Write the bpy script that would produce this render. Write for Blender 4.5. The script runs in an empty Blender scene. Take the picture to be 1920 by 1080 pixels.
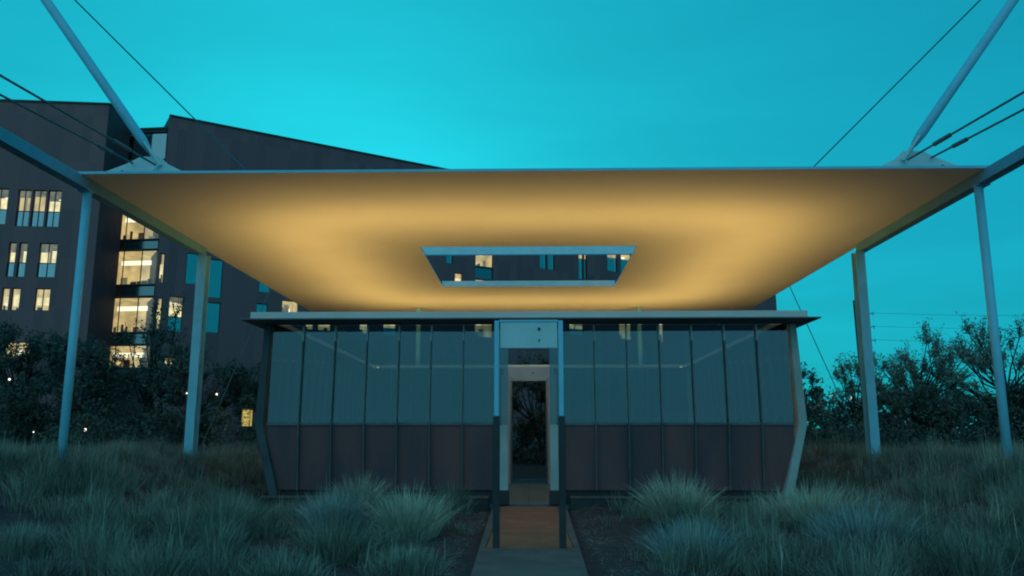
import bpy, math, random
import numpy as np
from mathutils import Vector

R = math.radians
scene = bpy.context.scene
COL = scene.collection

# ------------------------------------------------------------------ camera
cam = bpy.data.cameras.new('camera')
cam.sensor_width = 36.0
cam.lens = 1522.0 / 1920.0 * 36.0
cam.clip_end = 2000.0
camo = bpy.data.objects.new('camera', cam)
COL.objects.link(camo)
camo.location = (0.0, 0.0, 1.45)
camo.rotation_euler = (R(90.0) + math.atan(283.0 / 1522.0), 0.0, R(1.184))
scene.camera = camo

# ------------------------------------------------------------------ sky, sun, exposure
SUN_EL, SUN_AZ = 14.0, -14.0            # just after sunset, glow to the left behind the buildings
world = bpy.data.worlds.new('World')
scene.world = world
world.use_nodes = True
wn, wl = world.node_tree.nodes, world.node_tree.links
wn.clear()
w_out = wn.new('ShaderNodeOutputWorld')
w_bg = wn.new('ShaderNodeBackground')
w_sky = wn.new('ShaderNodeTexSky')
w_sky.sky_type = 'NISHITA'
w_sky.sun_disc = False
w_sky.sun_elevation = R(SUN_EL)
w_sky.sun_rotation = R(SUN_AZ)
w_sky.altitude = 300
w_sky.air_density = 1.0
w_sky.dust_density = 3.0
w_sky.ozone_density = 4.0
w_gam = wn.new('ShaderNodeGamma')               # soft, even dusk sky
w_gam.inputs['Gamma'].default_value = 0.30
wl.new(w_sky.outputs[0], w_gam.inputs['Color'])
w_tint = wn.new('ShaderNodeMix'); w_tint.data_type = 'RGBA'; w_tint.blend_type = 'MULTIPLY'
w_tint.inputs['Factor'].default_value = 1.0
wl.new(w_gam.outputs[0], w_tint.inputs['A'])
w_tint.inputs['B'].default_value = (0.065, 2.62, 3.22, 1.0)      # the photograph's cyan white balance
# thin streaks of cloud low in the sky
w_tc = wn.new('ShaderNodeTexCoord')
w_map = wn.new('ShaderNodeMapping'); w_map.inputs['Scale'].default_value = (2.0, 2.0, 11.0)
w_nz = wn.new('ShaderNodeTexNoise'); w_nz.inputs['Scale'].default_value = 1.6; w_nz.inputs['Detail'].default_value = 5.0
wl.new(w_tc.outputs['Generated'], w_map.inputs['Vector']); wl.new(w_map.outputs[0], w_nz.inputs['Vector'])
w_mr = wn.new('ShaderNodeMapRange')
w_mr.inputs['From Min'].default_value = 0.35; w_mr.inputs['From Max'].default_value = 0.70
w_mr.inputs['To Min'].default_value = 0.90; w_mr.inputs['To Max'].default_value = 1.08
wl.new(w_nz.outputs['Fac'], w_mr.inputs['Value'])
w_cl = wn.new('ShaderNodeMix'); w_cl.data_type = 'RGBA'; w_cl.blend_type = 'MULTIPLY'
w_cl.inputs['Factor'].default_value = 1.0
w_sep = wn.new('ShaderNodeSeparateXYZ'); wl.new(w_tc.outputs['Generated'], w_sep.inputs[0])
w_el = wn.new('ShaderNodeMapRange')              # the streaks thin out overhead
w_el.inputs['From Min'].default_value = 0.05; w_el.inputs['From Max'].default_value = 0.50
w_el.inputs['To Min'].default_value = 1.0; w_el.inputs['To Max'].default_value = 0.25
wl.new(w_sep.outputs['Z'], w_el.inputs['Value']); wl.new(w_el.outputs[0], w_cl.inputs['Factor'])
wl.new(w_tint.outputs['Result'], w_cl.inputs['A']); wl.new(w_mr.outputs[0], w_cl.inputs['B'])
wl.new(w_cl.outputs['Result'], w_bg.inputs['Color'])
w_bg.inputs['Strength'].default_value = 0.10
wl.new(w_bg.outputs[0], w_out.inputs[0])

fill_sun = bpy.data.lights.new('sun', 'SUN')
fill_sun.energy = 0.6
fill_sun.angle = R(90)
fill_sun.color = (0.47, 0.88, 1.0)
fill_suno = bpy.data.objects.new('sun', fill_sun)
COL.objects.link(fill_suno)
fill_suno.rotation_euler = (R(62), 0, R(-14))       # added wide soft fill, in place of brighter dusk sky behind the viewer

vs = scene.view_settings
vs.view_transform = 'Standard'
vs.look = 'None'
vs.exposure = 0.0
vs.gamma = 1.0
vs.use_curve_mapping = False
scene.cycles.filter_width = 2.0                # the photograph is a soft video frame
scene.render.resolution_x = 1024
scene.render.resolution_y = 576

# ------------------------------------------------------------------ materials
MATS = {}
def new_mat(name):
    m = bpy.data.materials.new(name)
    m.use_nodes = True
    MATS[name] = m
    return m, m.node_tree.nodes, m.node_tree.links

def surf(name, c1, c2=None, scale=4.0, rough=0.6, metallic=0.0, bump=0.0, bscale=None, stretch=(1, 1, 1),
         spec=0.4, detail=6.0, lo=0.35, hi=0.65):
    m, n, l = new_mat(name)
    b = n['Principled BSDF']
    b.inputs['Roughness'].default_value = rough
    b.inputs['Metallic'].default_value = metallic
    b.inputs['Specular IOR Level'].default_value = spec
    tc = n.new('ShaderNodeTexCoord')
    geo = n.new('ShaderNodeNewGeometry')
    mp = n.new('ShaderNodeMapping'); mp.inputs['Scale'].default_value = stretch
    l.new(geo.outputs['Position'], mp.inputs['Vector'])
    nz = n.new('ShaderNodeTexNoise'); nz.inputs['Scale'].default_value = scale
    nz.inputs['Detail'].default_value = detail
    l.new(mp.outputs[0], nz.inputs['Vector'])
    rp = n.new('ShaderNodeValToRGB')
    rp.color_ramp.elements[0].position = lo; rp.color_ramp.elements[1].position = hi
    c2 = c2 or tuple(x * 0.8 for x in c1)
    rp.color_ramp.elements[0].color = (*c2, 1); rp.color_ramp.elements[1].color = (*c1, 1)
    l.new(nz.outputs['Fac'], rp.inputs[0])
    l.new(rp.outputs[0], b.inputs['Base Color'])
    rr = n.new('ShaderNodeMapRange')
    rr.inputs['To Min'].default_value = max(0.02, rough - 0.12); rr.inputs['To Max'].default_value = min(1, rough + 0.12)
    l.new(nz.outputs['Fac'], rr.inputs['Value'])
    l.new(rr.outputs[0], b.inputs['Roughness'])
    if bump:
        n2 = n.new('ShaderNodeTexNoise'); n2.inputs['Scale'].default_value = bscale or scale * 6
        n2.inputs['Detail'].default_value = 4
        l.new(mp.outputs[0], n2.inputs['Vector'])
        bp = n.new('ShaderNodeBump'); bp.inputs['Strength'].default_value = bump
        bp.inputs['Distance'].default_value = 0.03
        l.new(n2.outputs['Fac'], bp.inputs['Height'])
        l.new(bp.outputs[0], b.inputs['Normal'])
    return m

surf('steel', (0.27, 0.62, 0.78), (0.22, 0.55, 0.70), 2.5, 0.5, 0.0)
surf('beam_steel', (0.15, 0.40, 0.55), (0.12, 0.34, 0.48), 2.5, 0.5)
surf('steel_pale', (0.62, 0.70, 0.72), (0.54, 0.62, 0.64), 3.0, 0.55)
surf('steel_dark', (0.045, 0.04, 0.042), (0.03, 0.027, 0.028), 3.0, 0.6)
surf('brim_steel', (0.74, 0.78, 0.80), (0.62, 0.66, 0.68), 0.8, 0.5, stretch=(1, 1, 4))
surf('soffit_steel', (0.085, 0.085, 0.095), (0.06, 0.06, 0.07), 2.0, 0.7)
surf('concrete', (0.50, 0.48, 0.46), (0.40, 0.385, 0.37), 1.6, 0.85, bump=0.2, bscale=20)
surf('concrete_dark', (0.19, 0.125, 0.12), (0.12, 0.085, 0.082), 2.2, 0.85, bump=0.25, bscale=18)
surf('pale_plaster', (0.50, 0.49, 0.52), (0.42, 0.41, 0.44), 1.4, 0.8)
surf('ceiling_plaster', (0.76, 0.75, 0.72), (0.72, 0.71, 0.68), 0.5, 0.9, spec=0.1)
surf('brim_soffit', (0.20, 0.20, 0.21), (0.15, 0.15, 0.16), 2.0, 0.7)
surf('fin_steel', (0.15, 0.16, 0.18), (0.10, 0.11, 0.125), 2.0, 0.6)
surf('weathered_steel', (0.24, 0.090, 0.090), (0.115, 0.062, 0.078), 1.1, 0.75, stretch=(1, 1, 0.25), bump=0.1, bscale=10)
surf('rust_deck', (0.46, 0.135, 0.075), (0.30, 0.095, 0.055), 2.2, 0.8, bump=0.2, bscale=30)
surf('mulch', (0.075, 0.050, 0.055), (0.035, 0.026, 0.030), 5.0, 0.95, bump=0.9, bscale=26)
surf('bark', (0.045, 0.036, 0.030), (0.025, 0.02, 0.018), 5.0, 0.9)
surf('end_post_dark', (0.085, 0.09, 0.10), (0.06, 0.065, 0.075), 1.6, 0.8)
surf('floor_stone', (0.07, 0.13, 0.19), (0.055, 0.10, 0.15), 1.2, 0.6)
surf('asphalt', (0.05, 0.05, 0.05), None, 3.0, 0.9)
surf('pole_wood', (0.06, 0.045, 0.04), None, 3.0, 0.9)
surf('cable', (0.10, 0.17, 0.20), None, 3.0, 0.5)

def leafy(name, c1, c2, scale):
    m, n, l = new_mat(name)
    b = n['Principled BSDF']
    geo = n.new('ShaderNodeNewGeometry')
    nz = n.new('ShaderNodeTexNoise'); nz.inputs['Scale'].default_value = scale
    nz.inputs['Detail'].default_value = 5
    l.new(geo.outputs['Position'], nz.inputs['Vector'])
    mx = n.new('ShaderNodeMath'); mx.operation = 'MULTIPLY_ADD'
    mx.inputs[1].default_value = 0.35; 
    l.new(geo.outputs['Random Per Island'], mx.inputs[0])
    l.new(nz.outputs['Fac'], mx.inputs[2])
    rp = n.new('ShaderNodeValToRGB')
    rp.color_ramp.elements[0].position = 0.45; rp.color_ramp.elements[1].position = 0.85
    rp.color_ramp.elements[0].color = (*c2, 1); rp.color_ramp.elements[1].color = (*c1, 1)
    l.new(mx.outputs[0], rp.inputs[0])
    l.new(rp.outputs[0], b.inputs['Base Color'])
    b.inputs['Roughness'].default_value = 0.75
    b.inputs['Specular IOR Level'].default_value = 0.2
    return m
leafy('grass_blade', (0.35, 0.33, 0.26), (0.055, 0.075, 0.065), 0.9)
leafy('grass_blade_blue', (0.42, 0.47, 0.46), (0.15, 0.19, 0.19), 0.8)
leafy('grass_blade_pale', (0.62, 0.58, 0.46), (0.24, 0.27, 0.22), 0.9)
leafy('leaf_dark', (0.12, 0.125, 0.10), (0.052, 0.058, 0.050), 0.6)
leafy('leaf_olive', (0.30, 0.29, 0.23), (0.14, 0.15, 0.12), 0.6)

def glass_mat(name, tint, refl, rough=0.02, rcol=(0.9, 0.95, 1.0)):
    m, n, l = new_mat(name)
    n.remove(n['Principled BSDF'])
    out = n['Material Output']
    tr = n.new('ShaderNodeBsdfTransparent'); tr.inputs[0].default_value = (*tint, 1)
    gl = n.new('ShaderNodeBsdfGlossy'); gl.inputs['Roughness'].default_value = rough
    gl.inputs['Color'].default_value = (*rcol, 1)
    lw = n.new('ShaderNodeFresnel'); lw.inputs['IOR'].default_value = 1.45
    ad = n.new('ShaderNodeMath'); ad.operation = 'ADD'; ad.use_clamp = True
    ad.inputs[1].default_value = refl
    l.new(lw.outputs[0], ad.inputs[0])
    mx = n.new('ShaderNodeMixShader')
    l.new(ad.outputs[0], mx.inputs[0]); l.new(tr.outputs[0], mx.inputs[1]); l.new(gl.outputs[0], mx.inputs[2])
    l.new(mx.outputs[0], out.inputs[0])
    return m
glass_mat('wall_glass', (0.42, 0.52, 0.56), 0.042, 0.03, (0.72, 0.88, 0.95))
glass_mat('pane_clear', (0.80, 0.84, 0.84), 0.06)
glass_mat('pane_mirror', (0.10, 0.13, 0.14), 0.30, 0.05)
glass_mat('pane_spandrel', (0.02, 0.03, 0.03), 0.17, 0.12)

def emit(name, col, strength, var=0.0, scale=2.0, sampled=False):
    m, n, l = new_mat(name)
    n.remove(n['Principled BSDF'])
    e = n.new('ShaderNodeEmission'); e.inputs[0].default_value = (*col, 1)
    e.inputs[1].default_value = strength
    if var:
        geo = n.new('ShaderNodeNewGeometry')
        nz = n.new('ShaderNodeTexNoise'); nz.inputs['Scale'].default_value = scale
        l.new(geo.outputs['Position'], nz.inputs['Vector'])
        mr = n.new('ShaderNodeMapRange'); mr.inputs['From Min'].default_value = 0.3; mr.inputs['From Max'].default_value = 0.7
        mr.inputs['To Min'].default_value = strength * (1 - var); mr.inputs['To Max'].default_value = strength * (1 + var)
        l.new(nz.outputs['Fac'], mr.inputs['Value']); l.new(mr.outputs[0], e.inputs[1])
    l.new(e.outputs[0], n['Material Output'].inputs[0])
    if not sampled:
        m.cycles.emission_sampling = 'NONE'
    return m
emit('room_glow', (1.0, 0.72, 0.30), 0.75, 0.35, 1.2)
emit('room_dim', (1.0, 0.80, 0.45), 0.20, 0.5, 1.5)
emit('blind_glow', (1.0, 0.82, 0.42), 1.2, 0.3, 2.0)
emit('lamp_glow', (1.0, 0.90, 0.62), 1.7)
emit('cove_led', (1.0, 0.60, 0.17), 3.0)
emit('bulb', (1.0, 0.93, 0.75), 2.0)
emit('lantern_glow', (1.0, 0.80, 0.22), 0.42, 0.8, 13.0)

# metal cladding with upright ribs
def cladding(name, c1, c2):
    m, n, l = new_mat(name)
    b = n['Principled BSDF']; b.inputs['Roughness'].default_value = 0.6
    tc = n.new('ShaderNodeTexCoord')
    sep = n.new('ShaderNodeSeparateXYZ')
    l.new(tc.outputs['UV'], sep.inputs[0])
    # panel-to-panel tone: one random value for each 0.6 m sheet
    fl = n.new('ShaderNodeMath'); fl.operation = 'MULTIPLY'; fl.inputs[1].default_value = 1 / 0.6
    l.new(sep.outputs[0], fl.inputs[0])
    f2 = n.new('ShaderNodeMath'); f2.operation = 'FLOOR'; l.new(fl.outputs[0], f2.inputs[0])
    zf = n.new('ShaderNodeMath'); zf.operation = 'MULTIPLY'; zf.inputs[1].default_value = 1 / 3.2
    l.new(sep.outputs[1], zf.inputs[0])
    z2 = n.new('ShaderNodeMath'); z2.operation = 'FLOOR'; l.new(zf.outputs[0], z2.inputs[0])
    cx = n.new('ShaderNodeCombineXYZ'); l.new(f2.outputs[0], cx.inputs[0]); l.new(z2.outputs[0], cx.inputs[1])
    wnz = n.new('ShaderNodeTexWhiteNoise'); l.new(cx.outputs[0], wnz.inputs['Vector'])
    rp = n.new('ShaderNodeValToRGB')
    rp.color_ramp.elements[0].color = (*c2, 1); rp.color_ramp.elements[1].color = (*c1, 1)
    l.new(wnz.outputs['Value'], rp.inputs[0])
    l.new(rp.outputs[0], b.inputs['Base Color'])
    wv = n.new('ShaderNodeTexWave'); wv.inputs['Scale'].default_value = 1.6
    wv.bands_direction = 'X'
    l.new(tc.outputs['UV'], wv.inputs['Vector'])
    bp = n.new('ShaderNodeBump'); bp.inputs['Strength'].default_value = 0.25; bp.inputs['Distance'].default_value = 0.04
    l.new(wv.outputs['Fac'], bp.inputs['Height']); l.new(bp.outputs[0], b.inputs['Normal'])
    return m
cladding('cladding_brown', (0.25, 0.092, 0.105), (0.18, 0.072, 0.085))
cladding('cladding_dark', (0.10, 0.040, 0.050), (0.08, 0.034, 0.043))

# ------------------------------------------------------------------ mesh helpers
class MB:
    def __init__(self): self.v = []; self.f = []
    def quad(self, a, b, c, d):
        i = len(self.v); self.v += [tuple(a), tuple(b), tuple(c), tuple(d)]; self.f.append((i, i+1, i+2, i+3))
    def box(self, x0, x1, y0, y1, z0, z1):
        i = len(self.v)
        self.v += [(x0,y0,z0),(x1,y0,z0),(x1,y1,z0),(x0,y1,z0),(x0,y0,z1),(x1,y0,z1),(x1,y1,z1),(x0,y1,z1)]
        self.f += [(i,i+3,i+2,i+1),(i+4,i+5,i+6,i+7),(i,i+1,i+5,i+4),(i+1,i+2,i+6,i+5),(i+2,i+3,i+7,i+6),(i+3,i,i+4,i+7)]
        return self
    def prism(self, poly, axis, a, b):
        """polygon in the two other axes, extruded along axis from a to b"""
        i = len(self.v); n = len(poly)
        def P(p, t):
            if axis == 'x': return (t, p[0], p[1])
            if axis == 'y': return (p[0], t, p[1])
            return (p[0], p[1], t)
        self.v += [P(p, a) for p in poly] + [P(p, b) for p in poly]
        self.f.append(tuple(range(i, i+n))[::-1]); self.f.append(tuple(range(i+n, i+2*n)))
        for k in range(n):
            k2 = (k+1) % n
            self.f.append((i+k, i+k2, i+n+k2, i+n+k))
        return self
    def tube(self, pts, radii, seg=10, cap=True):
        pts = [Vector(p) for p in pts]
        if not isinstance(radii, (list, tuple)): radii = [radii] * len(pts)
        base = len(self.v)
        d0 = (pts[1] - pts[0]).normalized()
        ref = Vector((0, 0, 1)) if abs(d0.z) < 0.9 else Vector((1, 0, 0))
        u = d0.cross(ref).normalized()
        for k, p in enumerate(pts):
            d = (pts[min(k+1, len(pts)-1)] - pts[max(k-1, 0)]).normalized()
            u = (u - d * u.dot(d)).normalized(); w = d.cross(u)
            for s in range(seg):
                a = 2*math.pi*s/seg
                self.v.append(tuple(p + (u*math.cos(a) + w*math.sin(a)) * radii[k]))
        for k in range(len(pts)-1):
            for s in range(seg):
                a = base + k*seg + s; b = base + k*seg + (s+1) % seg
                self.f.append((a, b, b+seg, a+seg))
        if cap:
            self.f.append(tuple(range(base, base+seg))[::-1])
            e = base + (len(pts)-1)*seg
            self.f.append(tuple(range(e, e+seg)))
        return self
    def build(self, name, mat, parent=None, smooth=False, bevel=0.0):
        me = bpy.data.meshes.new(name)
        me.from_pydata(self.v, [], self.f); me.update()
        if smooth:
            me.polygons.foreach_set('use_smooth', [True]*len(me.polygons))
        me.materials.append(MATS[mat])
        o = bpy.data.objects.new(name, me); COL.objects.link(o)
        if parent: o.parent = parent
        if bevel:
            bm = o.modifiers.new('bevel', 'BEVEL'); bm.width = bevel; bm.segments = 2; bm.limit_method = 'ANGLE'
        return o

def box(name, mat, parent, x0, x1, y0, y1, z0, z1, bevel=0.0):
    return MB().box(x0, x1, y0, y1, z0, z1).build(name, mat, parent, bevel=bevel)
def tag(o, label, cat, group=None):
    o['label'] = label; o['category'] = cat
    if group: o['group'] = group
    return o
def thing(name, label, cat, group=None):
    o = bpy.data.objects.new(name, None); COL.objects.link(o)
    o.empty_display_size = 0.3
    return tag(o, label, cat, group)
def kind(o, k): o['kind'] = k; return o
def np_mesh(name, V, F, mat, parent=None, smooth=False):
    """V (n,3), F (m,4) quads"""
    me = bpy.data.meshes.new(name)
    V = np.ascontiguousarray(V, dtype=np.float32); F = np.ascontiguousarray(F, dtype=np.int32)
    me.vertices.add(len(V)); me.vertices.foreach_set('co', V.ravel())
    k = F.shape[1]
    me.loops.add(F.size); me.loops.foreach_set('vertex_index', F.ravel())
    me.polygons.add(len(F))
    me.polygons.foreach_set('loop_start', np.arange(0, F.size, k, dtype=np.int32))
    me.polygons.foreach_set('loop_total', np.full(len(F), k, dtype=np.int32))
    me.update(calc_edges=True); me.validate()
    if smooth: me.polygons.foreach_set('use_smooth', [True]*len(me.polygons))
    me.materials.append(MATS[mat])
    o = bpy.data.objects.new(name, me); COL.objects.link(o)
    if parent: o.parent = parent
    return o

# ------------------------------------------------------------------ ground
GZ = -0.07                     # level of the path and floor
def sst(a, b, x):
    t = np.clip((x - a) / (b - a), 0, 1); return t*t*(3 - 2*t)
def ground_z(x, y):
    x = np.asarray(x, float); y = np.asarray(y, float)
    ax = np.abs(x)
    side = sst(5.0, 9.5, ax) * sst(9.0, 15.0, y) * (0.55 + 0.46*sst(7.3, 9.0, ax)*sst(13.0, 16.0, y))       # planted banks either side
    side = side + sst(16, 40, ax) * 0.5 * sst(20, 40, y)
    back = sst(34.5, 39.0, y) * 0.35
    flat = np.clip((ax - 0.8) / 0.6, 0, 1)
    lump = 0.05*np.sin(x*1.3 + 0.7*y) + 0.04*np.sin(2.1*y - 0.6*x + 1.0)
    inside = sst(7.2, 6.6, ax) * sst(18.9, 19.3, y) * sst(33.6, 33.2, y)
    z = GZ - 0.10 + np.maximum(side, back) + flat*(0.05 + lump)
    return z * (1 - inside) + (GZ - 0.12) * inside
def make_ground():
    xs = np.concatenate([np.linspace(-900, -60, 15), np.linspace(-58, -16, 30), np.linspace(-15.6, 15.6, 157), np.linspace(16, 58, 30), np.linspace(60, 900, 15)])
    ys = np.concatenate([np.linspace(-300, -4, 10), np.linspace(0, 8, 9), np.linspace(8.4, 40, 159), np.linspace(41, 70, 30), np.linspace(75, 1200, 20)])
    X, Y = np.meshgrid(xs, ys); Z = ground_z(X, Y)
    V = np.stack([X.ravel(), Y.ravel(), Z.ravel()], 1)
    nx, ny = len(xs), len(ys)
    i = (np.arange(ny-1)[:, None]*nx + np.arange(nx-1)[None, :]).ravel()
    F = np.stack([i, i+1, i+1+nx, i+nx], 1)
    return kind(np_mesh('ground', V, F, 'mulch', smooth=True), 'structure')
make_ground()

# the path to the gate: concrete slabs, then the rust-coloured walk, then the floor inside
path = bpy.data.objects.new('path', None); COL.objects.link(path); kind(path, 'structure')
def half(y): return 0.67 + (y - 9.6) * 0.0185
def taper(name, mat, parent, sides, y0, y1, z0, z1):
    """a slab whose long edges follow the gently widening path"""
    (a0, b0), (a1, b1) = sides
    m = MB()
    m.v = [(a0,y0,z0),(b0,y0,z0),(b1,y1,z0),(a1,y1,z0),(a0,y0,z1),(b0,y0,z1),(b1,y1,z1),(a1,y1,z1)]
    m.f = [(0,3,2,1),(4,5,6,7),(0,1,5,4),(1,2,6,5),(2,3,7,6),(3,0,4,7)]
    return m.build(name, mat, parent, bevel=0.008)
y = 1.0
while y < 11.9:
    y1 = min(y + 1.55, 12.02); y2 = y1 - 0.012
    taper('slab', 'concrete_dark', path, ((-half(y), half(y)), (-half(y2), half(y2))), y, y2, GZ - 0.22, GZ)
    y = y1
for sx in (-1, 1):
    e0, e1 = half(12.02), half(19.25)
    q = ((0.63, e0), (0.63, e1)) if sx > 0 else ((-e0, -0.63), (-e1, -0.63))
    taper('edge_strip', 'concrete_dark', path, q, 12.02, 19.25, GZ - 0.22, GZ + 0.004)
rw = bpy.data.objects.new('walkway', None); COL.objects.link(rw); kind(rw, 'structure')
y = 12.02
while y < 19.2:
    box('slab', 'rust_deck', rw, -0.624, 0.624, y, y + 1.19, GZ - 0.22, GZ - 0.004, bevel=0.006)
    y += 1.205
fl = bpy.data.objects.new('floor', None); COL.objects.link(fl); kind(fl, 'structure')
for i in range(8):
    for j in range(8):
        x0 = -6.0 + i*1.5; y0 = 19.75 + j*1.585
        box('slab', 'floor_stone', fl, x0, x0 + 1.488, y0, y0 + 1.573, GZ - 0.10, GZ)

# ------------------------------------------------------------------ pavilion
CY = 26.1
HW = 6.45
pav = thing('pavilion', 'low square glass and dark steel pavilion with a flat brim, under the glowing canopy', 'pavilion')
ZT, ZS, ZB = 4.20, 1.80, 0.26          # top, fold, foot of the wall
def wall_side(side):
    """one wall in local coordinates: u along, v outward, mapped by side"""
    gap = 0.80 if side in ('front', 'back') else 0.0
    def M(u, v, z):
        if side == 'front': return (u, CY - v, z)
        if side == 'back': return (-u, CY + v, z)
        if side == 'right': return (CYX(v), CY + u, z)
        return (-CYX(v), CY - u, z)
    def CYX(v): return v
    lean = 0.16 if side in ('front', 'back') else 0.42
    vt, vf, vb = HW - 0.03, HW + 0.06, HW + 0.06 - lean
    if gap:
        w = (6.28 - gap) / 7
        spans = [(s*(gap + k*w), s*(gap + (k+1)*w)) for s in (-1, 1) for k in range(7)]
    else:
        w = 12.3 / 15
        spans = [(-6.15 + k*w, -6.15 + (k+1)*w) for k in range(15)]
    rnd = random.Random(side)
    def slab(m, u0, u1, va, za, vc, zc, th, toe=0.0):
        # a slightly toed sheet between two heights, with thickness
        P = [M(u0, va + toe, za), M(u1, va - toe, za), M(u1, vc - toe, zc), M(u0, vc + toe, zc)]
        Q = [M(u0, va + toe - th, za), M(u1, va - toe - th, za), M(u1, vc - toe - th, zc), M(u0, vc + toe - th, zc)]
        i = len(m.v); m.v += P + Q
        m.f += [(i,i+1,i+2,i+3),(i+7,i+6,i+5,i+4),(i,i+4,i+5,i+1),(i+1,i+5,i+6,i+2),(i+2,i+6,i+7,i+3),(i+3,i+7,i+4,i)]
    for (ua, ub) in spans:
        u0, u1 = min(ua, ub) + 0.018, max(ua, ub) - 0.018
        toe = rnd.uniform(-0.006, 0.006) + (0.012 if ua < 0 else -0.012)
        m = MB(); slab(m, u0, u1, vf, ZS + 0.035, vt, ZT - 0.01, 0.02, toe)
        m.build('glass_panel', 'wall_glass', pav)
        m = MB(); slab(m, u0, u1, vb, ZB, vf, ZS - 0.03, 0.03, 0.0)
        m.build('lower_panel', 'weathered_steel', pav)
    # upright fins between the sheets
    us = sorted(set(round(a, 3) for sp in spans for a in sp))
    for u in us:
        if gap and abs(u) > 6.2: continue
        m = MB()
        for (va, za, vc, zc) in ((vf, ZS, vt, ZT), (vb, ZB, vf, ZS)):
            P = []
            for du in (-0.012, 0.012):
                P += [M(u+du, va + 0.11, za), M(u+du, va - 0.10, za), M(u+du, vc - 0.10, zc), M(u+du, vc + 0.11, zc)]
            i = len(m.v); m.v += P
            m.f += [(i,i+1,i+2,i+3),(i+7,i+6,i+5,i+4),(i,i+4,i+5,i+1),(i+1,i+5,i+6,i+2),(i+2,i+6,i+7,i+3),(i+3,i+7,i+4,i)]
        f = m.build('fin', 'fin_steel', pav)
        # pale clip added at the head of each fin to stand for its glint
        m = MB()
        P = [];
        for du in (-0.016, 0.016):
            P += [M(u+du, vt + 0.125, ZT - 0.42), M(u+du, vt + 0.02, ZT - 0.42), M(u+du, vt + 0.02, ZT - 0.03), M(u+du, vt + 0.125, ZT - 0.03)]
        m.v += P; i = 0
        m.f += [(i,i+1,i+2,i+3),(i+7,i+6,i+5,i+4),(i,i+4,i+5,i+1),(i+1,i+5,i+6,i+2),(i+2,i+6,i+7,i+3),(i+3,i+7,i+4,i)]
        m.build('clip', 'steel_pale', f)
    # middle rail at the fold
    for (a, b) in ([(-6.28, -gap), (gap, 6.28)] if gap else [(-6.15, 6.15)]):
        m = MB(); P = []
        for v in (vf - 0.06, vf + 0.035):
            P += [M(a, v, ZS - 0.028), M(b, v, ZS - 0.028), M(b, v, ZS + 0.033), M(a, v, ZS + 0.033)]
        m.v += P; i = 0
        m.f += [(i,i+3,i+2,i+1),(i+4,i+5,i+6,i+7),(i,i+1,i+5,i+4),(i+1,i+2,i+6,i+5),(i+2,i+3,i+7,i+6),(i+3,i,i+4,i+7)]
        m.build('rail', 'fin_steel', pav)
for s in ('front', 'back', 'left', 'right'): wall_side(s)

# folded end posts at the four corners, the left pair in a darker colour
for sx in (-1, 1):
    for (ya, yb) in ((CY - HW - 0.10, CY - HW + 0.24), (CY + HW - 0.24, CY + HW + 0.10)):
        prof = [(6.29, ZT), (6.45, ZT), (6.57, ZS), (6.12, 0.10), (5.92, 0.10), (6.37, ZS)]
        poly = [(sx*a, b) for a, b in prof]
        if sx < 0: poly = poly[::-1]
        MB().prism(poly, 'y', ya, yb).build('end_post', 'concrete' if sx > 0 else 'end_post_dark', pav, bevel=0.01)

# brim: thin plates with an upstand, in four lengths
B0 = HW + 0.85
for k, (x0, x1, y0, y1) in enumerate(((-6.80, 6.80, CY - 7.30, CY - 6.30), (-6.80, 6.80, CY + 6.30, CY + 7.30),
                                      (-6.80, -6.20, CY - 6.297, CY + 6.297), (6.20, 6.80, CY - 6.297, CY + 6.297))):
    box('brim_plate', 'brim_soffit', pav, x0, x1, y0, y1, 4.215, 4.245)
for (x0, x1, y0, y1) in ((-6.62, 6.55, CY - 7.12, CY - 7.08), (-6.62, 6.55, CY + 7.08, CY + 7.12),
                         (-6.62, -6.58, CY - 7.077, CY + 7.077), (6.51, 6.55, CY - 7.077, CY + 7.077)):
    box('fascia', 'brim_steel', pav, x0, x1, y0, y1, 4.248, 4.42, bevel=0.004)
for (x0, x1, y0, y1) in ((-6.0, 6.0, CY - 6.34, CY - 6.31), (-6.0, 6.0, CY + 6.31, CY + 6.34),
                         (-6.24, -6.21, CY - 6.2, CY + 6.2), (6.21, 6.24, CY - 6.2, CY + 6.2)):
    box('inner_upstand', 'brim_steel', pav, x0, x1, y0, y1, 4.248, 4.36)

# uplight strips lying in the trough of the brim
LED = (1.0, 0.63, 0.175)
for (cx, cy, lx, ly) in ((0, CY - 6.5, 12.2, 0.10), (0, CY + 6.5, 12.2, 0.10), (-6.35, CY, 0.10, 12.2), (6.35, CY, 0.10, 12.2)):
    st = box('light_strip', 'cove_led', pav, cx - lx/2, cx + lx/2, cy - ly/2, cy + ly/2, 4.25, 4.29)
    la = bpy.data.lights.new('cove_light', 'AREA')
    la.shape = 'RECTANGLE'; la.size = lx; la.size_y = ly
    la.energy = 122.0; la.color = LED; la.spread = R(160)
    lo = bpy.data.objects.new('cove_light', la); COL.objects.link(lo)
    lo.location = (cx, cy, 4.31); 
    tilt = R(7)                                   # the fittings lean a little towards the opening
    if ly < lx: lo.rotation_euler = (R(180) - (tilt if cy < CY else -tilt), 0, 0)
    else: lo.rotation_euler = (R(180), (tilt if cx < 0 else -tilt), 0)
    lo.parent = st

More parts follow.
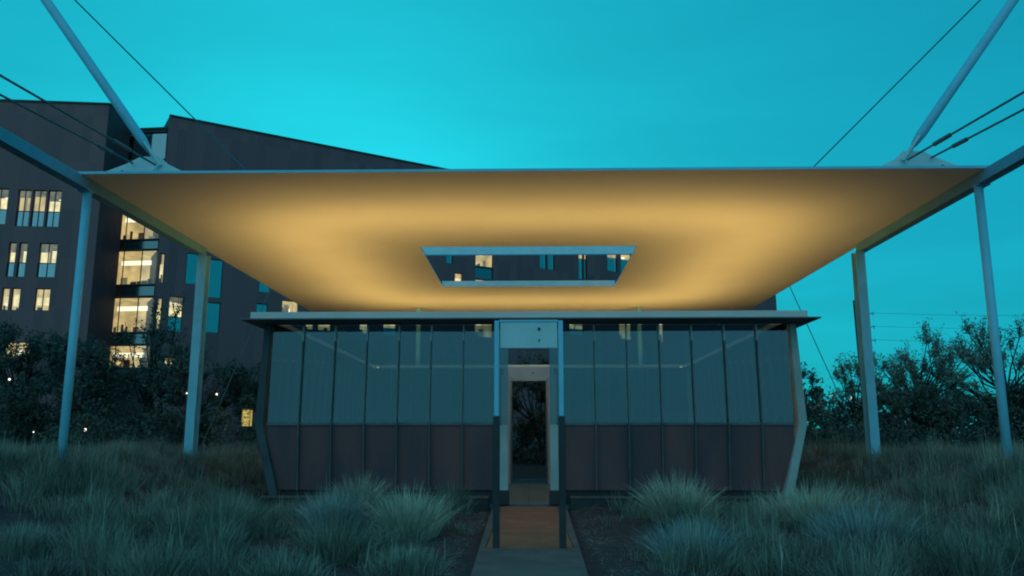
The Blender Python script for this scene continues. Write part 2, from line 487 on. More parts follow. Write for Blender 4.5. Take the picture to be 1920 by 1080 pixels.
# curb at the foot of the wall
for (x0, x1) in ((-6.25, -0.95), (0.95, 6.25)):
    cb = box('curb', 'steel_dark', pav, x0, x1, CY - HW - 0.34, CY - HW + 0.02, -0.30, 0.10, bevel=0.012)
    box('curb_cap', 'concrete_dark', cb, x0, x1, CY - HW - 0.36, CY - HW + 0.02, 0.102, 0.135, bevel=0.006)
for sy in (-1, 1):  # dark boxes added in place of the shadow gap under the walls
    for (x0, x1) in ((-5.9, -0.76), (0.76, 5.9)):
        yy = CY + sy*(HW - 0.25)
        box('plinth', 'steel_dark', pav, x0, x1, yy - 0.06, yy + 0.06, -0.3, 0.30)
for sx in (-1, 1):
    box('plinth', 'steel_dark', pav, sx*5.96 - 0.05, sx*5.96 + 0.05, CY - 6.1, CY + 6.1, -0.3, 0.30)
# door jambs in the front wall: glass above, pale below, dark shoe
for sx in (-1, 1):
    a, b = sorted((sx*0.50, sx*0.785))
    box('jamb', 'concrete', pav, a, b, CY - HW - 0.02, CY - HW + 0.16, 0.26, 1.78, bevel=0.006)
    box('jamb_glass', 'wall_glass', pav, a, b, CY - HW + 0.04, CY - HW + 0.06, 1.80, 4.20)
    a, b = sorted((sx*0.47, sx*0.74))
    box('shoe', 'steel_dark', pav, a, b, CY - HW - 0.05, CY - HW + 0.20, GZ, 0.255, bevel=0.006)
    # deep frame round the exit in the far wall
    a, b = sorted((sx*0.66, sx*0.96))
    box('passage_wall', 'pale_plaster', pav, a, b, 28.6, CY + HW - 0.10, GZ, 3.66)
box('passage_lintel', 'pale_plaster', pav, -0.96, 0.96, 31.6, CY + HW - 0.10, 3.665, 4.20)
box('sensor', 'steel_dark', pav, 0.14, 0.19, 31.57, 31.598, 3.95, 4.0)

# ------------------------------------------------------------------ canopy
can = thing('canopy', 'wide flat square canopy with a square opening, amber lit below, on thin steel columns', 'canopy')
CZ = 6.95
H0, A0 = 9.55, 3.17
OY0, OY1 = 16.22, 35.15
def ring(z_out, z_in, flip, ho=H0, ai=A0, inset=0.0):
    m = MB()
    o = [(-ho, OY0), (ho, OY0), (ho, OY1), (-ho, OY1)]
    q = [(-ai, CY-ai), (ai, CY-ai), (ai, CY+ai), (-ai, CY+ai)]
    for k in range(4):
        k2 = (k+1) % 4
        A, B, C_, D = (*o[k], z_out), (*o[k2], z_out), (*q[k2], z_in), (*q[k], z_in)
        m.quad(A, B, C_, D) if not flip else m.quad(D, C_, B, A)
    return m
m = ring(CZ, CZ, True); t = ring(CZ + 0.02, CZ + 0.02, False)
i = len(m.v); m.v += t.v; m.f += [tuple(a + i for a in f) for f in t.f]
m.build('ceiling', 'ceiling_plaster', can)
m = ring(CZ + 0.045, CZ + 0.035, False)
m.build('roof_skin', 'steel', can)
# outer rim and the lining of the opening
e = 0.02
for (x0, x1, y0, y1) in ((-H0, H0, OY0-e, OY0), (-H0, H0, OY1, OY1+e), (-H0-e, -H0, OY0-e, OY1+e), (H0, H0+e, OY0-e, OY1+e)):
    box('rim', 'steel', can, x0, x1, y0, y1, CZ - 0.006, CZ + 0.05)
for (x0, x1, y0, y1) in ((-A0, A0, CY-A0, CY-A0+e), (-A0, A0, CY+A0-e, CY+A0), (-A0, -A0+e, CY-A0+e, CY+A0-e), (A0-e, A0, CY-A0+e, CY+A0-e)):
    box('opening_lining', 'steel_pale', can, x0, x1, y0, y1, CZ - 0.005, CZ + (0.21 if y0 > CY + 3 else 0.04))

# side beams (I section) running forward past the canopy
def ibeam(x, y0, y1, zt, h, w, name='beam', tf=0.03, tw=0.02):
    m = MB()
    m.box(x-w/2, x+w/2, y0, y1, zt-tf, zt); m.box(x-w/2, x+w/2, y0, y1, zt-h, zt-h+tf)
    m.box(x-tw/2, x+tw/2, y0+.003, y1-.003, zt-h+tf, zt-tf)
    return m.build(name, 'steel', can)
for sx in (-1, 1):
    X = sx*(H0 - 0.06)
    MB().box(X-0.08, X+0.08, 8.4, 22.95, CZ - 0.25, CZ - 0.01).build('side_beam', 'beam_steel', can, bevel=0.012)
    box('beam_flange', 'beam_steel', can, X-0.12, X+0.12, 8.4, 23.05, CZ - 0.272, CZ - 0.252)
    box('bracket', 'steel', can, X-0.02, X+0.02, 8.4, 8.9, CZ - 0.008, CZ + 0.75)
    # round front column and H-section rear column
    for (yy, kindc) in ((16.55, 0), (8.8, 0), (22.7, 1)):
        if kindc == 0:
            MB().tube([(X*0.995, yy, -0.4), (X*0.995, yy, CZ - 0.274)], 0.088, 24).build('column', 'steel', can, smooth=True)
            box('cap_plate', 'steel', can, X-0.14, X+0.14, yy-0.14, yy+0.14, CZ-0.292, CZ-0.274)
        else:
            m = MB()
            X = sx*9.36
            m.box(X-0.125, X+0.125, yy-0.17, yy-0.145, -0.4, CZ-0.274); m.box(X-0.125, X+0.125, yy+0.145, yy+0.17, -0.4, CZ-0.274)
            m.box(X-0.02, X+0.02, yy-0.144, yy+0.144, -0.4, CZ-0.274)
            m.build('column', 'steel', can)
    # two slim posts behind the pavilion, carrying a cross beam above the roof
    MB().box(sx*4.66-0.08, sx*4.66+0.08, 33.92, 34.08, -0.2, 9.20).build('rear_post', 'steel', can)
    # mast with its foot, gusset plates and rods
    node = Vector((sx*7.90, 16.55, 7.20)); tip = Vector((sx*11.40, 15.0, 12.38))
    d = (tip - node).normalized()
    MB().tube([node + d*0.42, node + d*0.7, tip], [0.06, 0.10, 0.095], 24).build('mast', 'steel', can, smooth=True)
    ft = MB().box(-0.10, 0.10, -0.03, 0.03, -0.30, 0.30).build('mast_foot', 'steel_pale', can)
    ft.location = node + d*0.33; ft.rotation_mode = 'QUATERNION'; ft.rotation_quaternion = d.to_track_quat('Z', 'Y')
    prof = [(-1.35, 0.0), (-0.95, 0.12), (-0.55, 0.28), (-0.25, 0.44), (0.16, 0.44), (0.36, 0.26), (0.66, 0.11), (1.05, 0.0)]
    gp = [(sx*(8.10 - a), 7.0 + b) for a, b in prof]
    MB().prism(gp, 'y', 16.53, 16.57).build('gusset', 'steel_pale', can)
    gp = [(16.78 + a, 7.0 + b) for a, b in [(-0.55, 0), (-0.2, 0.3), (0.2, 0.4), (0.7, 0.2), (1.4, 0.0)]]
    MB().prism(gp, 'x', sx*7.96 - 0.02, sx*7.96 + 0.02).build('gusset', 'steel_pale', can)
    MB().tube([(sx*8.72, 16.50, 7.09), (sx*8.72, 16.528, 7.09)], 0.035, 10).build('bolt', 'steel_dark', can)
    MB().tube([(sx*7.95, 16.4, 7.20), (sx*9.60, 8.6, 7.60)], 0.022, 8).build('tie_rod', 'cable', can)
    MB().tube([(sx*8.50, 16.5, 7.28), (sx*9.62, 8.6, 7.18)], 0.022, 8).build('tie_rod', 'cable', can)
    MB().tube([(sx*8.12, 15.6, 7.241), (sx*8.21, 15.15, 7.264)], 0.045, 10).build('turnbuckle', 'cable', can)
    MB().tube([(sx*8.60, 15.8, 7.271), (sx*8.66, 15.4, 7.266)], 0.045, 10).build('turnbuckle', 'cable', can)
    MB().tube([tip, (sx*6.05, 20.9, 7.05)], 0.016, 8).build('stay_cable', 'cable', can)
    MB().tube([(sx*10.86, 36.0, 10.39), (sx*14.55, 36.0, 0.7)], 0.02, 8).build('guy_cable', 'cable', can)
    MB().tube([(sx*8.6, 34.6, 7.1), (sx*10.86, 36.0, 10.45)], 0.07, 12).build('rear_strut', 'steel', can)
MB().box(-4.9, 4.9, 33.9, 34.1, 9.22, 9.58).build('cross_beam', 'steel_pale', can, bevel=0.01)

# ------------------------------------------------------------------ entrance gate on the path
gate = thing('entrance_gate', 'tall narrow steel gate frame with a pale panel across its head, standing on the path', 'gate')
for sx in (-1, 1):
    X = sx*0.475
    box('post', 'steel', gate, X-0.034, X+0.034, 11.98, 12.10, 1.78, 3.185, bevel=0.004)
    box('post_base', 'steel_dark', gate, X-0.047, X+0.047, 11.96, 12.12, GZ+0.004, 1.776, bevel=0.004)
tp = box('transom_panel', 'steel_pale', gate, -0.425, 0.425, 12.01, 12.06, 2.775, 3.165, bevel=0.005)
box('transom_rail', 'steel', gate, -0.438, 0.438, 12.0, 12.08, 3.168, 3.20)
MB().tube([(0.155, 11.995, 3.06), (0.155, 12.008, 3.06)], 0.022, 16).build('spy_hole', 'steel_dark', tp)
box('keyhole', 'soffit_steel', tp, 0.147, 0.163, 12.0, 12.008, 2.87, 2.91)

# ------------------------------------------------------------------ buildings behind
def frame_of(p0, p1):
    p0 = Vector((p0[0], p0[1], 0)); p1 = Vector((p1[0], p1[1], 0))
    L = (p1 - p0).length; d = (p1 - p0)/L; n = Vector((d.y, -d.x, 0))     # outward, towards the camera
    return p0, d, n, L
def facade(parent, p0, p1, z0, z1, holes, mat, thick=0.35):
    p0, d, n, L = frame_of(p0, p1)
    P = lambda s, o, z: tuple(p0 + d*s + n*o + Vector((0, 0, z)))
    ss = sorted(set([0, L] + [h[0] for h in holes] + [h[1] for h in holes]))
    zz = sorted(set([z0, z1] + [h[2] for h in holes] + [h[3] for h in holes]))
    m = MB(); uv = []
    for a, b in zip(ss[:-1], ss[1:]):
        for c, e_ in zip(zz[:-1], zz[1:]):
            sm, zm = (a+b)/2, (c+e_)/2
            if any(h[0] < sm < h[1] and h[2] < zm < h[3] for h in holes): continue
            m.quad(P(a,0,c), P(b,0,c), P(b,0,e_), P(a,0,e_)); uv += [(a,c),(b,c),(b,e_),(a,e_)]
    for (a, b, c, e_) in [h[:4] for h in holes]:
        for q in ((P(a,0,c),P(a,0,e_),P(a,-thick,e_),P(a,-thick,c)), (P(b,0,e_),P(b,0,c),P(b,-thick,c),P(b,-thick,e_)),
                  (P(a,0,e_),P(b,0,e_),P(b,-thick,e_),P(a,-thick,e_)), (P(b,0,c),P(a,0,c),P(a,-thick,c),P(b,-thick,c))):
            m.quad(*q); uv += [(a,c)]*4
    o = m.build('wall', mat, parent)
    l = o.data.uv_layers.new(name='UVMap')
    for k, (u, v) in enumerate(uv): l.data[k].uv = (u, v)
    return P
RN = random.Random(5)
def window(parent, P, s0, s1, z0, z1, style, mull=0, rec=0.18):
    """a framed window set back in its opening; style: lit, half, dark, bay, spandrel"""
    fw = 0.05
    m = MB()
    def bar(a, b, c, e_, o0=-rec, o1=-rec+0.07):
        q = [P(a,o0,c),P(b,o0,c),P(b,o0,e_),P(a,o0,e_),P(a,o1,c),P(b,o1,c),P(b,o1,e_),P(a,o1,e_)]
        i = len(m.v); m.v += q
        m.f += [(i,i+1,i+2,i+3),(i+7,i+6,i+5,i+4),(i,i+4,i+5,i+1),(i+1,i+5,i+6,i+2),(i+2,i+6,i+7,i+3),(i+3,i+7,i+4,i)]
    bar(s0, s0+fw, z0, z1); bar(s1-fw, s1, z0, z1); bar(s0+fw, s1-fw, z0, z0+fw); bar(s0+fw, s1-fw, z1-fw, z1)
    zm = None
    if style in ('half',): zm = z0 + (z1-z0)*0.42
    for k in range(mull):
        x = s0 + (s1-s0)*(k+1)/(mull+1); bar(x-0.02, x+0.02, z0+fw, z1-fw)
    if zm: bar(s0+fw, s1-fw, zm-0.025, zm+0.025)
    w = m.build('window', 'steel_dark', parent)
    def flat(name, mat, a, b, c, e_, o):
        q = MB(); q.quad(P(a,o,c),P(b,o,c),P(b,o,e_),P(a,o,e_)); return q.build(name, mat, w)
    og = -rec + 0.03
    def room(zlo, zhi, wallmat):
        dp = 2.2
        q = MB()
        q.quad(P(s0,-dp,zlo),P(s1,-dp,zlo),P(s1,-dp,zhi),P(s0,-dp,zhi))
        for (a) in (s0+0.001, s1-0.001):
            q.quad(P(a,-dp,zlo),P(a,-rec-0.02,zlo),P(a,-rec-0.02,zhi),P(a,-dp,zhi))
        q.quad(P(s0,-dp,zhi-.001),P(s1,-dp,zhi-.001),P(s1,-rec-0.02,zhi-.001),P(s0,-rec-0.02,zhi-.001))
        q.quad(P(s0,-dp,zlo+.001),P(s1,-dp,zlo+.001),P(s1,-rec-0.02,zlo+.001),P(s0,-rec-0.02,zlo+.001))
        q.build('room', wallmat, w)
    if style == 'dark':
        flat('pane', 'pane_mirror', s0+fw, s1-fw, z0+fw, z1-fw, og)
        flat('blind', 'steel_dark', s0, s1, z0, z1, -rec-0.3)  # dark sheet in place of the shade of the unlit room
    elif style == 'darktop':       # sky in the glass, lamps showing at the head
        flat('pane', 'pane_mirror', s0+fw, s1-fw, z0+fw, z1-0.55, og)
        flat('pane', 'pane_clear', s0+fw, s1-fw, z1-0.55, z1-fw, og)
        flat('blind', 'steel_dark', s0, s1, z0, z1-0.55, -rec-0.3)  # dark sheet for the unlit room below the lit head
        room(z1-0.55, z1, 'room_glow')
        x0 = RN.uniform(s0+fw, s1-0.5)
        flat('lamp', 'lamp_glow', x0, x0+0.35, z1-0.42, z1-0.2, -rec-0.5)
    elif style == 'half':
        flat('pane', 'pane_mirror', s0+fw, s1-fw, z0+fw, zm-0.025, og)
        flat('blind', 'steel_dark', s0, s1, z0, zm, -rec-0.3)  # lower half: dark sheet stands for the room's shade
        flat('pane', 'pane_clear', s0+fw, s1-fw, zm+0.025, z1-fw, og)
        room(zm, z1, 'room_dim')
        top = zm + (z1-zm)*RN.uniform(0.5, 0.75)
        flat('blind', RN.choice(['blind_glow', 'blind_glow', 'room_glow']), s0+fw, s1-fw, zm, top, -rec-0.08)
        if RN.random() < 0.6:
            a = RN.uniform(s0+fw, s0+(s1-s0)*0.6); flat('curtain', 'room_dim', a, a+0.16, zm, z1-fw, -rec-0.05)
        flat('lamp', 'lamp_glow', s0+0.2*(s1-s0), s1-0.2*(s1-s0), z1-0.35, z1-0.28, -1.2)
    elif style == 'lit':
        flat('pane', 'pane_clear', s0+fw, s1-fw, z0+fw, z1-fw, og)
        room(z0, z1, 'room_glow')
        flat('blind', 'blind_glow', s0+fw, s1-fw, z0+(z1-z0)*RN.uniform(0.15, 0.3), z1-(z1-z0)*RN.uniform(0.25, 0.4), -rec-0.10)
        a = RN.uniform(s0+fw, s0+(s1-s0)*0.5); flat('furniture', 'pole_wood', a, a+(s1-s0)*0.3, z0+fw, z0+(z1-z0)*RN.uniform(0.15, 0.3), -rec-0.06)
    elif style == 'bay':
        n = mull + 1
        for k in range(n):
            a = s0 + (s1-s0)*k/n; b = s0 + (s1-s0)*(k+1)/n
            flat('pane', 'pane_clear', a+0.03, b-0.03, z0+fw, z1-fw, og)
        room(z0, z1, 'room_glow')
        flat('lamp', 'lamp_glow', s0+0.05, s1-0.05, z1-0.62, z1-0.30, -1.9)
        for k in range(7):          # desks, shelves and plants inside
            a = RN.uniform(s0+0.1, s1-0.5); h = RN.uniform(0.25, 0.85)
            flat('furniture', RN.choice(['concrete_dark', 'pole_wood', 'room_dim']), a, a+RN.uniform(0.15, 0.5), z0, z0+h, -RN.uniform(0.6, 1.7))
    elif style == 'spandrel':
        flat('pane', 'pane_spandrel', s0+fw, s1-fw, z0+fw, z1-fw, og)
        flat('blind', 'steel_dark', s0, s1, z0, z1, -rec-0.1)
    return w

# left block
ZTOP = 23.2
b1 = thing('office_block', 'dark brown clad office block at the far left with lit windows in rows', 'building')
p0, p1, p2 = (-52.5, 47.4), (-27.72, 50.1), (-27.40, 52.5)
off = frame_of(p0, p1)[3] - 12.896
W1 = [(7.80,8.60,14.8,17.25,'half'),(8.72,9.52,14.8,17.25,'half'),(9.64,10.46,14.8,17.25,'half'),(6.2,7.2,14.9,17.3,'half'),
      (7.60,8.05,11.5,13.75,'half'),(8.22,8.72,11.5,13.75,'half'),(9.45,10.55,11.5,13.75,'half'),
      (7.50,7.95,9.37,10.8,'lit'),(8.08,8.60,9.37,10.8,'lit'),(9.50,10.40,9.37,10.8,'lit'),
      (7.75,9.60,6.1,7.4,'bay'),(5.0,5.9,11.5,13.75,'half')]
W1 = [(a+off, b+off, c, d_, k) for a, b, c, d_, k in W1]
P = facade(b1, p0, p1, -0.5, ZTOP, W1, 'cladding_brown')
for a, b, c, d_, k in W1: window(b1, P, a, b, c, d_, k, mull=1 if b - a > 0.7 else 0)
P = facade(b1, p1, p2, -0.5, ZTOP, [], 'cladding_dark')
m = MB(); m.quad((*p0, ZTOP), (*p1, ZTOP), (*p2, ZTOP), (-50, 62, ZTOP)); m.build('roof', 'asphalt', b1)
bx_ = MB()
def coping(parent, p0, p1, z):
    o, d, n, L = frame_of(p0, p1)
    q = [tuple(o + d*s + n*t + Vector((0,0,zz))) for s in (0, L) for t in (-0.2, 0.06) for zz in (z+0.004, z+0.14)]
    m = MB(); m.v = q
    m.f = [(0,2,3,1),(4,5,7,6),(0,1,5,4),(2,6,7,3),(1,3,7,5),(0,4,6,2)]
    m.build('coping', 'steel_dark', parent)
coping(b1, p0, p1, ZTOP); coping(b1, p1, p2, ZTOP)

# glazed link between the two blocks
b2 = thing('glazed_link', 'glazed stair bay with brightly lit floors between the two brown blocks', 'building')
q0, q1 = (-28.6, 52.70), (-24.50, 52.35)
LK = frame_of(q0, q1)[3]
rows = [(6.0, 7.5), (8.35, 10.7), (11.55, 13.9), (14.65, 17.0)]
holes = []
for za, zb in rows: holes.append((0.12, LK-0.12, za, zb, 'bay'))
zs = [(7.56, 8.29), (10.76, 11.49), (13.96, 14.59), (17.06, 18.4), (18.46, 20.2), (20.26, 22.2)]
for za, zb in zs: holes.append((0.12, LK-0.12, za, zb, 'spandrel' if za < 17 else 'dark'))
P = facade(b2, q0, q1, -0.5, 22.4, holes, 'steel_dark')
for a, b, c, d_, k in holes: window(b2, P, a, b, c, d_, k, mull=2 if k == 'bay' else 0)
coping(b2, q0, q1, 22.4)

# long wing running away to the right behind the canopy
b3 = thing('long_wing', 'long dark brown clad building wing receding behind the canopy', 'building')
r0 = (-24.56, 52.07); dr = Vector((0.8352, 0.5500)).normalized(); r1 = (r0[0]+dr.x*60.9, r0[1]+dr.y*60.9)
W3 = [(1.8,2.7,11.7,13.85,'dark'),(0.9,1.8,8.4,10.8,'half'),(3.2,4.2,10.9,13.6,'dark'),(3.2,4.2,8.5,10.6,'dark'),
      (6.7,7.5,11.6,12.9,'dark'),(6.6,7.4,9.5,10.8,'dark'),(0.12,0.45,11.6,13.6,'lit'),(0.12,0.5,8.5,10.6,'lit'),(0.9,1.7,6.1,6.7,'lit'),
      (21.5,22.1,15.4,17.4,'half'),(24.2,25.9,15.5,17.5,'bay'),(24.2,25.9,12.5,14.4,'bay'),(24.2,25.9,9.6,11.5,'bay'),
      (24.2,25.9,14.47,15.43,'spandrel'),(24.2,25.9,11.57,12.43,'spandrel'),
      (22.3,23.0,13.5,14.7,'lit'),(30.6,31.35,16.0,18.2,'darktop'),(31.45,32.2,16.0,18.2,'darktop'),(34.8,35.35,15.5,18.0,'darktop'),(35.45,35.75,15.5,18.0,'darktop'),
      (38.1,39.3,16.6,18.5,'darktop'),(39.7,41.0,16.6,18.5,'darktop'),(41.3,42.2,16.6,18.5,'darktop'),
      (10.0,10.8,9.2,10.3,'lit'),(11.1,12.1,9.2,10.3,'lit'),(14.3,15.1,9.2,10.5,'lit'),(16.2,17.3,9.2,10.5,'half'),
      (39.3,40.8,10.4,12.7,'bay'),(44.2,44.8,10.4,13.0,'lit'),(33.7,35.3,10.4,11.7,'half'),(8.4,9.6,10.2,11.2,'bay'),
      (12.8,13.6,12.4,14.4,'dark'),(17.4,18.2,12.4,14.4,'dark'),(28.0,28.8,12.6,14.6,'dark'),(47.5,48.4,12.6,15.0,'dark'),(52.0,52.8,12.6,15.0,'dark')]
P = facade(b3, r0, r1, -0.5, ZTOP, W3, 'cladding_brown')
for a, b, c, d_, k in W3: window(b3, P, a, b, c, d_, k)
back = Vector((-dr.y, dr.x))
r2 = (r1[0]+back.x*14, r1[1]+back.y*14); r3 = (r0[0]+back.x*14, r0[1]+back.y*14)
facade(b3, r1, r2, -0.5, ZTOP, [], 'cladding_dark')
m = MB(); m.quad((*r0, ZTOP), (*r1, ZTOP), (*r2, ZTOP), (*r3, ZTOP)); m.build('roof', 'asphalt', b3)
m = MB(); m.quad((*r3, -0.5), (*r0, -0.5), (*r0, ZTOP), (*r3, ZTOP)); m.build('wall', 'steel_dark', b3)
coping(b3, r0, r1, ZTOP)

# ------------------------------------------------------------------ power pole
pp = thing('power_pole', 'tall dark utility pole with line brackets behind the right column', 'pole')
MB().tube([(48.9, 120, -0.5), (48.45, 120, 21.7)], [0.42, 0.26], 12).build('pole_shaft', 'pole_wood', pp)
for z in (19.8, 17.8, 15.8):
    MB().tube([(48.8, 120, z-0.5), (51.0, 120, z)], 0.06, 6).build('bracket', 'pole_wood', pp)
    MB().tube([(51.0, 120, z-0.35), (51.0, 120, z+0.15)], 0.10, 8).build('insulator', 'steel', pp)
    pts = []
    for k in range(13):
        t = k/12; pts.append((51 + 70*t, 120 + 10*t, z + 2.5*t - 4*0.9*t*(1-t)))
    MB().tube(pts, 0.022, 5).build('power_line', 'cable', pp)

# ------------------------------------------------------------------ lamps in the planting
def lamp(name, label, x, y, z, power=0.0, r=0.07):
    t = thing(name, label, 'lamp', 'small lamps among the trees')
    g = float(ground_z(x, y))
    MB().tube([(x, y, g-0.1), (x, y, z-r)], 0.03, 8).build('post', 'steel_dark', t)
    b = MB()
    N, S = 6, 10
    pts = [(x, y, z - r*math.cos(math.pi*k/N)) for k in range(N+1)]
    b.tube(pts, [max(0.002, r*math.sin(math.pi*k/N)) for k in range(N+1)], S)
    b.build('globe', 'bulb', t, smooth=True)
    MB().tube([(x, y, z+r*0.9), (x, y, z+r*1.2)], r*0.8, 10).build('cap', 'steel_dark', t)
    if power:
        l = bpy.data.lights.new('lamp_light', 'POINT'); l.energy = power; l.color = (1, 0.85, 0.6); l.shadow_soft_size = r
        lo = bpy.data.objects.new('lamp_light', l); COL.objects.link(lo); lo.location = (x, y, z + 0.0); lo.parent = t
    return t
lamp('garden_lamp', 'bright white globe lamp low beside the left round column', -19.6, 36.0, 1.85, 14, 0.065)
lamp('garden_lamp', 'small globe lamp at the far left edge high among dark trees', -22.6, 35.0, 4.0, 0, 0.05)
lamp('garden_lamp', 'small globe lamp just left of the left square column, midway up', -15.2, 36.0, 3.45, 4, 0.04)
lamp('garden_lamp', 'small globe lamp just right of the left square column, midway up', -13.85, 36.0, 3.4, 4, 0.045)
lamp('garden_lamp', 'tiny low lamp at the foot of the left square column', -15.0, 36.0, 1.85, 2, 0.035)
lamp('garden_lamp', 'tiny low lamp far left beneath the trees', -21.9, 36.0, 1.75, 3, 0.03)
lamp('street_light', 'distant street light just right of the pavilion corner, left one of a pair', 25.0, 68.0, 4.95, 0, 0.10)
lamp('street_light', 'distant street light close left of the right square column', 26.6, 68.0, 4.75, 0, 0.12)
lamp('street_light', 'distant street light close right of the right square column', 28.4, 68.0, 4.05, 0, 0.09)
lamp('street_light', 'tiny light low in the right trees next to the round column', 20.0, 44.0, 1.9, 3, 0.05)
ln = thing('lantern', 'yellow glowing box lantern beside the left end of the pavilion', 'lantern')  # box on a post added in place of a lit yellow window
lx, ly = -12.25, 35.5
g = float(ground_z(lx, ly))
MB().tube([(lx, ly, g-0.1), (lx, ly, 1.98)], 0.035, 8).build('post', 'steel_dark', ln)
box('lantern_glass', 'lantern_glow', ln, lx-0.16, lx+0.16, ly-0.16, ly+0.16, 2.0, 2.68)
for a in (-1, 1):
    for b in (-1, 1):
        box('lantern_frame', 'steel_dark', ln, lx+a*0.17-0.015, lx+a*0.17+0.015, ly+b*0.17-0.015, ly+b*0.17+0.015, 1.98, 2.70)
box('lantern_roof', 'steel_dark', ln, lx-0.21, lx+0.21, ly-0.21, ly+0.21, 2.70, 2.74)
ll = bpy.data.lights.new('lantern_light', 'POINT'); ll.energy = 12; ll.color = (1, 0.75, 0.25); ll.shadow_soft_size = 0.1
llo = bpy.data.objects.new('lantern_light', ll); COL.objects.link(llo); llo.location = (lx, ly-0.3, 2.35); llo.parent = ln

# ------------------------------------------------------------------ trees
def tree(name, label, x, y, H, Rr, seed, mat='leaf_dark', shoots=0.5, n_cl=34, leaves=340, leaf=0.10, group=None, low=0.25):
    rg = np.random.default_rng(seed)
    t = thing(name, label, 'tree', group)
    g = float(ground_z(x, y)); base = np.array([x, y, g - 0.05])
    t.location = (0, 0, 0)
    # cluster centres through an uneven ellipsoid
    C = []
    while len(C) < n_cl:
        p = rg.uniform(-1, 1, 3)
        r = np.linalg.norm(p)
        if r > 1 or r < 0.25: continue
        lob = 0.78 + 0.22*math.sin(3*math.atan2(p[1], p[0]) + seed)
        C.append([p[0]*Rr*lob, p[1]*Rr*0.8*lob, H*(low + (1-low)*0.5) + p[2]*H*(1-low)*0.46*(0.75+0.25*rg.random())])
    C = np.array(C) + base
    # stems and limbs
    m = MB()
    ns = int(rg.integers(2, 5))
    forks = []
    for k in range(ns):
        a = rg.uniform(0, 2*math.pi); rad = Rr*rg.uniform(0.10, 0.3); h = H*rg.uniform(0.25, 0.42)
        fk = base + np.array([math.cos(a)*rad, math.sin(a)*rad, h]); forks.append(fk)
        mid = (base + fk)/2 + rg.normal(0, 0.08, 3)
        m.tube([base + rg.normal(0, 0.05, 3)*[1, 1, 0], mid, fk], [0.03*H*0.8, 0.024*H*0.8, 0.018*H*0.8], 7)
    forks = np.array(forks)
    for c in C:
        fk = forks[np.argmin(np.linalg.norm(forks - c, axis=1))]
        mid = (fk*0.45 + c*0.55) + rg.normal(0, 0.15, 3) + np.array([0, 0, -0.1])
        m.tube([fk, mid, c], [0.011*H*0.8, 0.006*H, 0.003*H], 5, cap=False)
    # twigs as slim tapering strips, leaves along them
    ntw = 9
    tips = []; V = []; F = []
    tc = np.repeat(C, ntw, axis=0)
    dirs = rg.normal(0, 1, tc.shape); dirs[:, 2] = np.abs(dirs[:, 2])*(0.5 + 1.6*shoots) - 0.25
    out = tc - (base + np.array([0, 0, H*0.45])); out /= np.linalg.norm(out, axis=1)[:, None] + 1e-6
    dirs = dirs/np.linalg.norm(dirs, axis=1)[:, None] + out*0.7
    dirs /= np.linalg.norm(dirs, axis=1)[:, None]
    ln_ = rg.uniform(0.35, 1.0, len(tc))*(0.16*H + 0.25)
    tp_ = tc + dirs*ln_[:, None]
    for a, b in zip(tc, tp_):
        m.tube([a, (a+b)/2 + rg.normal(0, 0.04, 3), b], [0.018, 0.012, 0.004], 3, cap=False)
    m.build('trunk', 'bark', t)
    per = max(3, leaves // ntw)
    tt = rg.uniform(0.05, 1.08, (len(tc), per))
    pos = tc[:, None, :] + dirs[:, None, :]*(ln_[:, None]*tt)[:, :, None] + rg.normal(0, 0.10, (len(tc), per, 3))
    pos = pos.reshape(-1, 3); n = len(pos)
    d1 = rg.normal(0, 1, (n, 3)); d1[:, 2] += 0.4; d1 /= np.linalg.norm(d1, axis=1)[:, None]
    d2 = np.cross(d1, rg.normal(0, 1, (n, 3))); d2 /= np.linalg.norm(d2, axis=1)[:, None] + 1e-6
    s = (leaf*rg.uniform(0.6, 1.4, n))[:, None]
    V = np.stack([pos - d1*s*0.9, pos + d2*s*0.32, pos + d1*s*0.9, pos - d2*s*0.32], 1).reshape(-1, 3)
    F = np.arange(n*4).reshape(-1, 4)
    np_mesh('crown', V, F, mat, t)
    return t
LT = 'dark trees between the pavilion and the left buildings'
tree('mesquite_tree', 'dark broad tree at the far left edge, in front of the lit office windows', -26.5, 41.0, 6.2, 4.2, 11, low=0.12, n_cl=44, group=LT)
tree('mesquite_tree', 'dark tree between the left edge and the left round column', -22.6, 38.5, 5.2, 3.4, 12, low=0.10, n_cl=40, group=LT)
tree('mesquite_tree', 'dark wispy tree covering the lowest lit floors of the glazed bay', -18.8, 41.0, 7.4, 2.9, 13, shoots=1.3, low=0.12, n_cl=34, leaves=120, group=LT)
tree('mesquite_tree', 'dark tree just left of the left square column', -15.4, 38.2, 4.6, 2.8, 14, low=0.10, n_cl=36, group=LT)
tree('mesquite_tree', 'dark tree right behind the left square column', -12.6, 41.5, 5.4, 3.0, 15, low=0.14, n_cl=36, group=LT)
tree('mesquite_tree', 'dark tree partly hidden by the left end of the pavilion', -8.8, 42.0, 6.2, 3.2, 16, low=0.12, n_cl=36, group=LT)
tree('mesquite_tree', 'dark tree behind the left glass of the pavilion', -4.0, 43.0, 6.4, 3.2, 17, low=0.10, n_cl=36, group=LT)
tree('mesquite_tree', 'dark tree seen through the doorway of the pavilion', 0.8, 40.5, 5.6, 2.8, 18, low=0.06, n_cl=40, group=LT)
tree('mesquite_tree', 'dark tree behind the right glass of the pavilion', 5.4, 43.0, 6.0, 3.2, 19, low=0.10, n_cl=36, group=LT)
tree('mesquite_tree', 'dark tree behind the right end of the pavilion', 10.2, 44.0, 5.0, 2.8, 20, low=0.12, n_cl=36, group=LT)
RT = 'olive trees on the right'
tree('palo_verde_tree', 'low shrubby tree just right of the pavilion corner', 14.6, 45.0, 4.6, 2.4, 21, 'leaf_dark', 0.6, low=0.05, n_cl=32, leaves=180, group=RT)
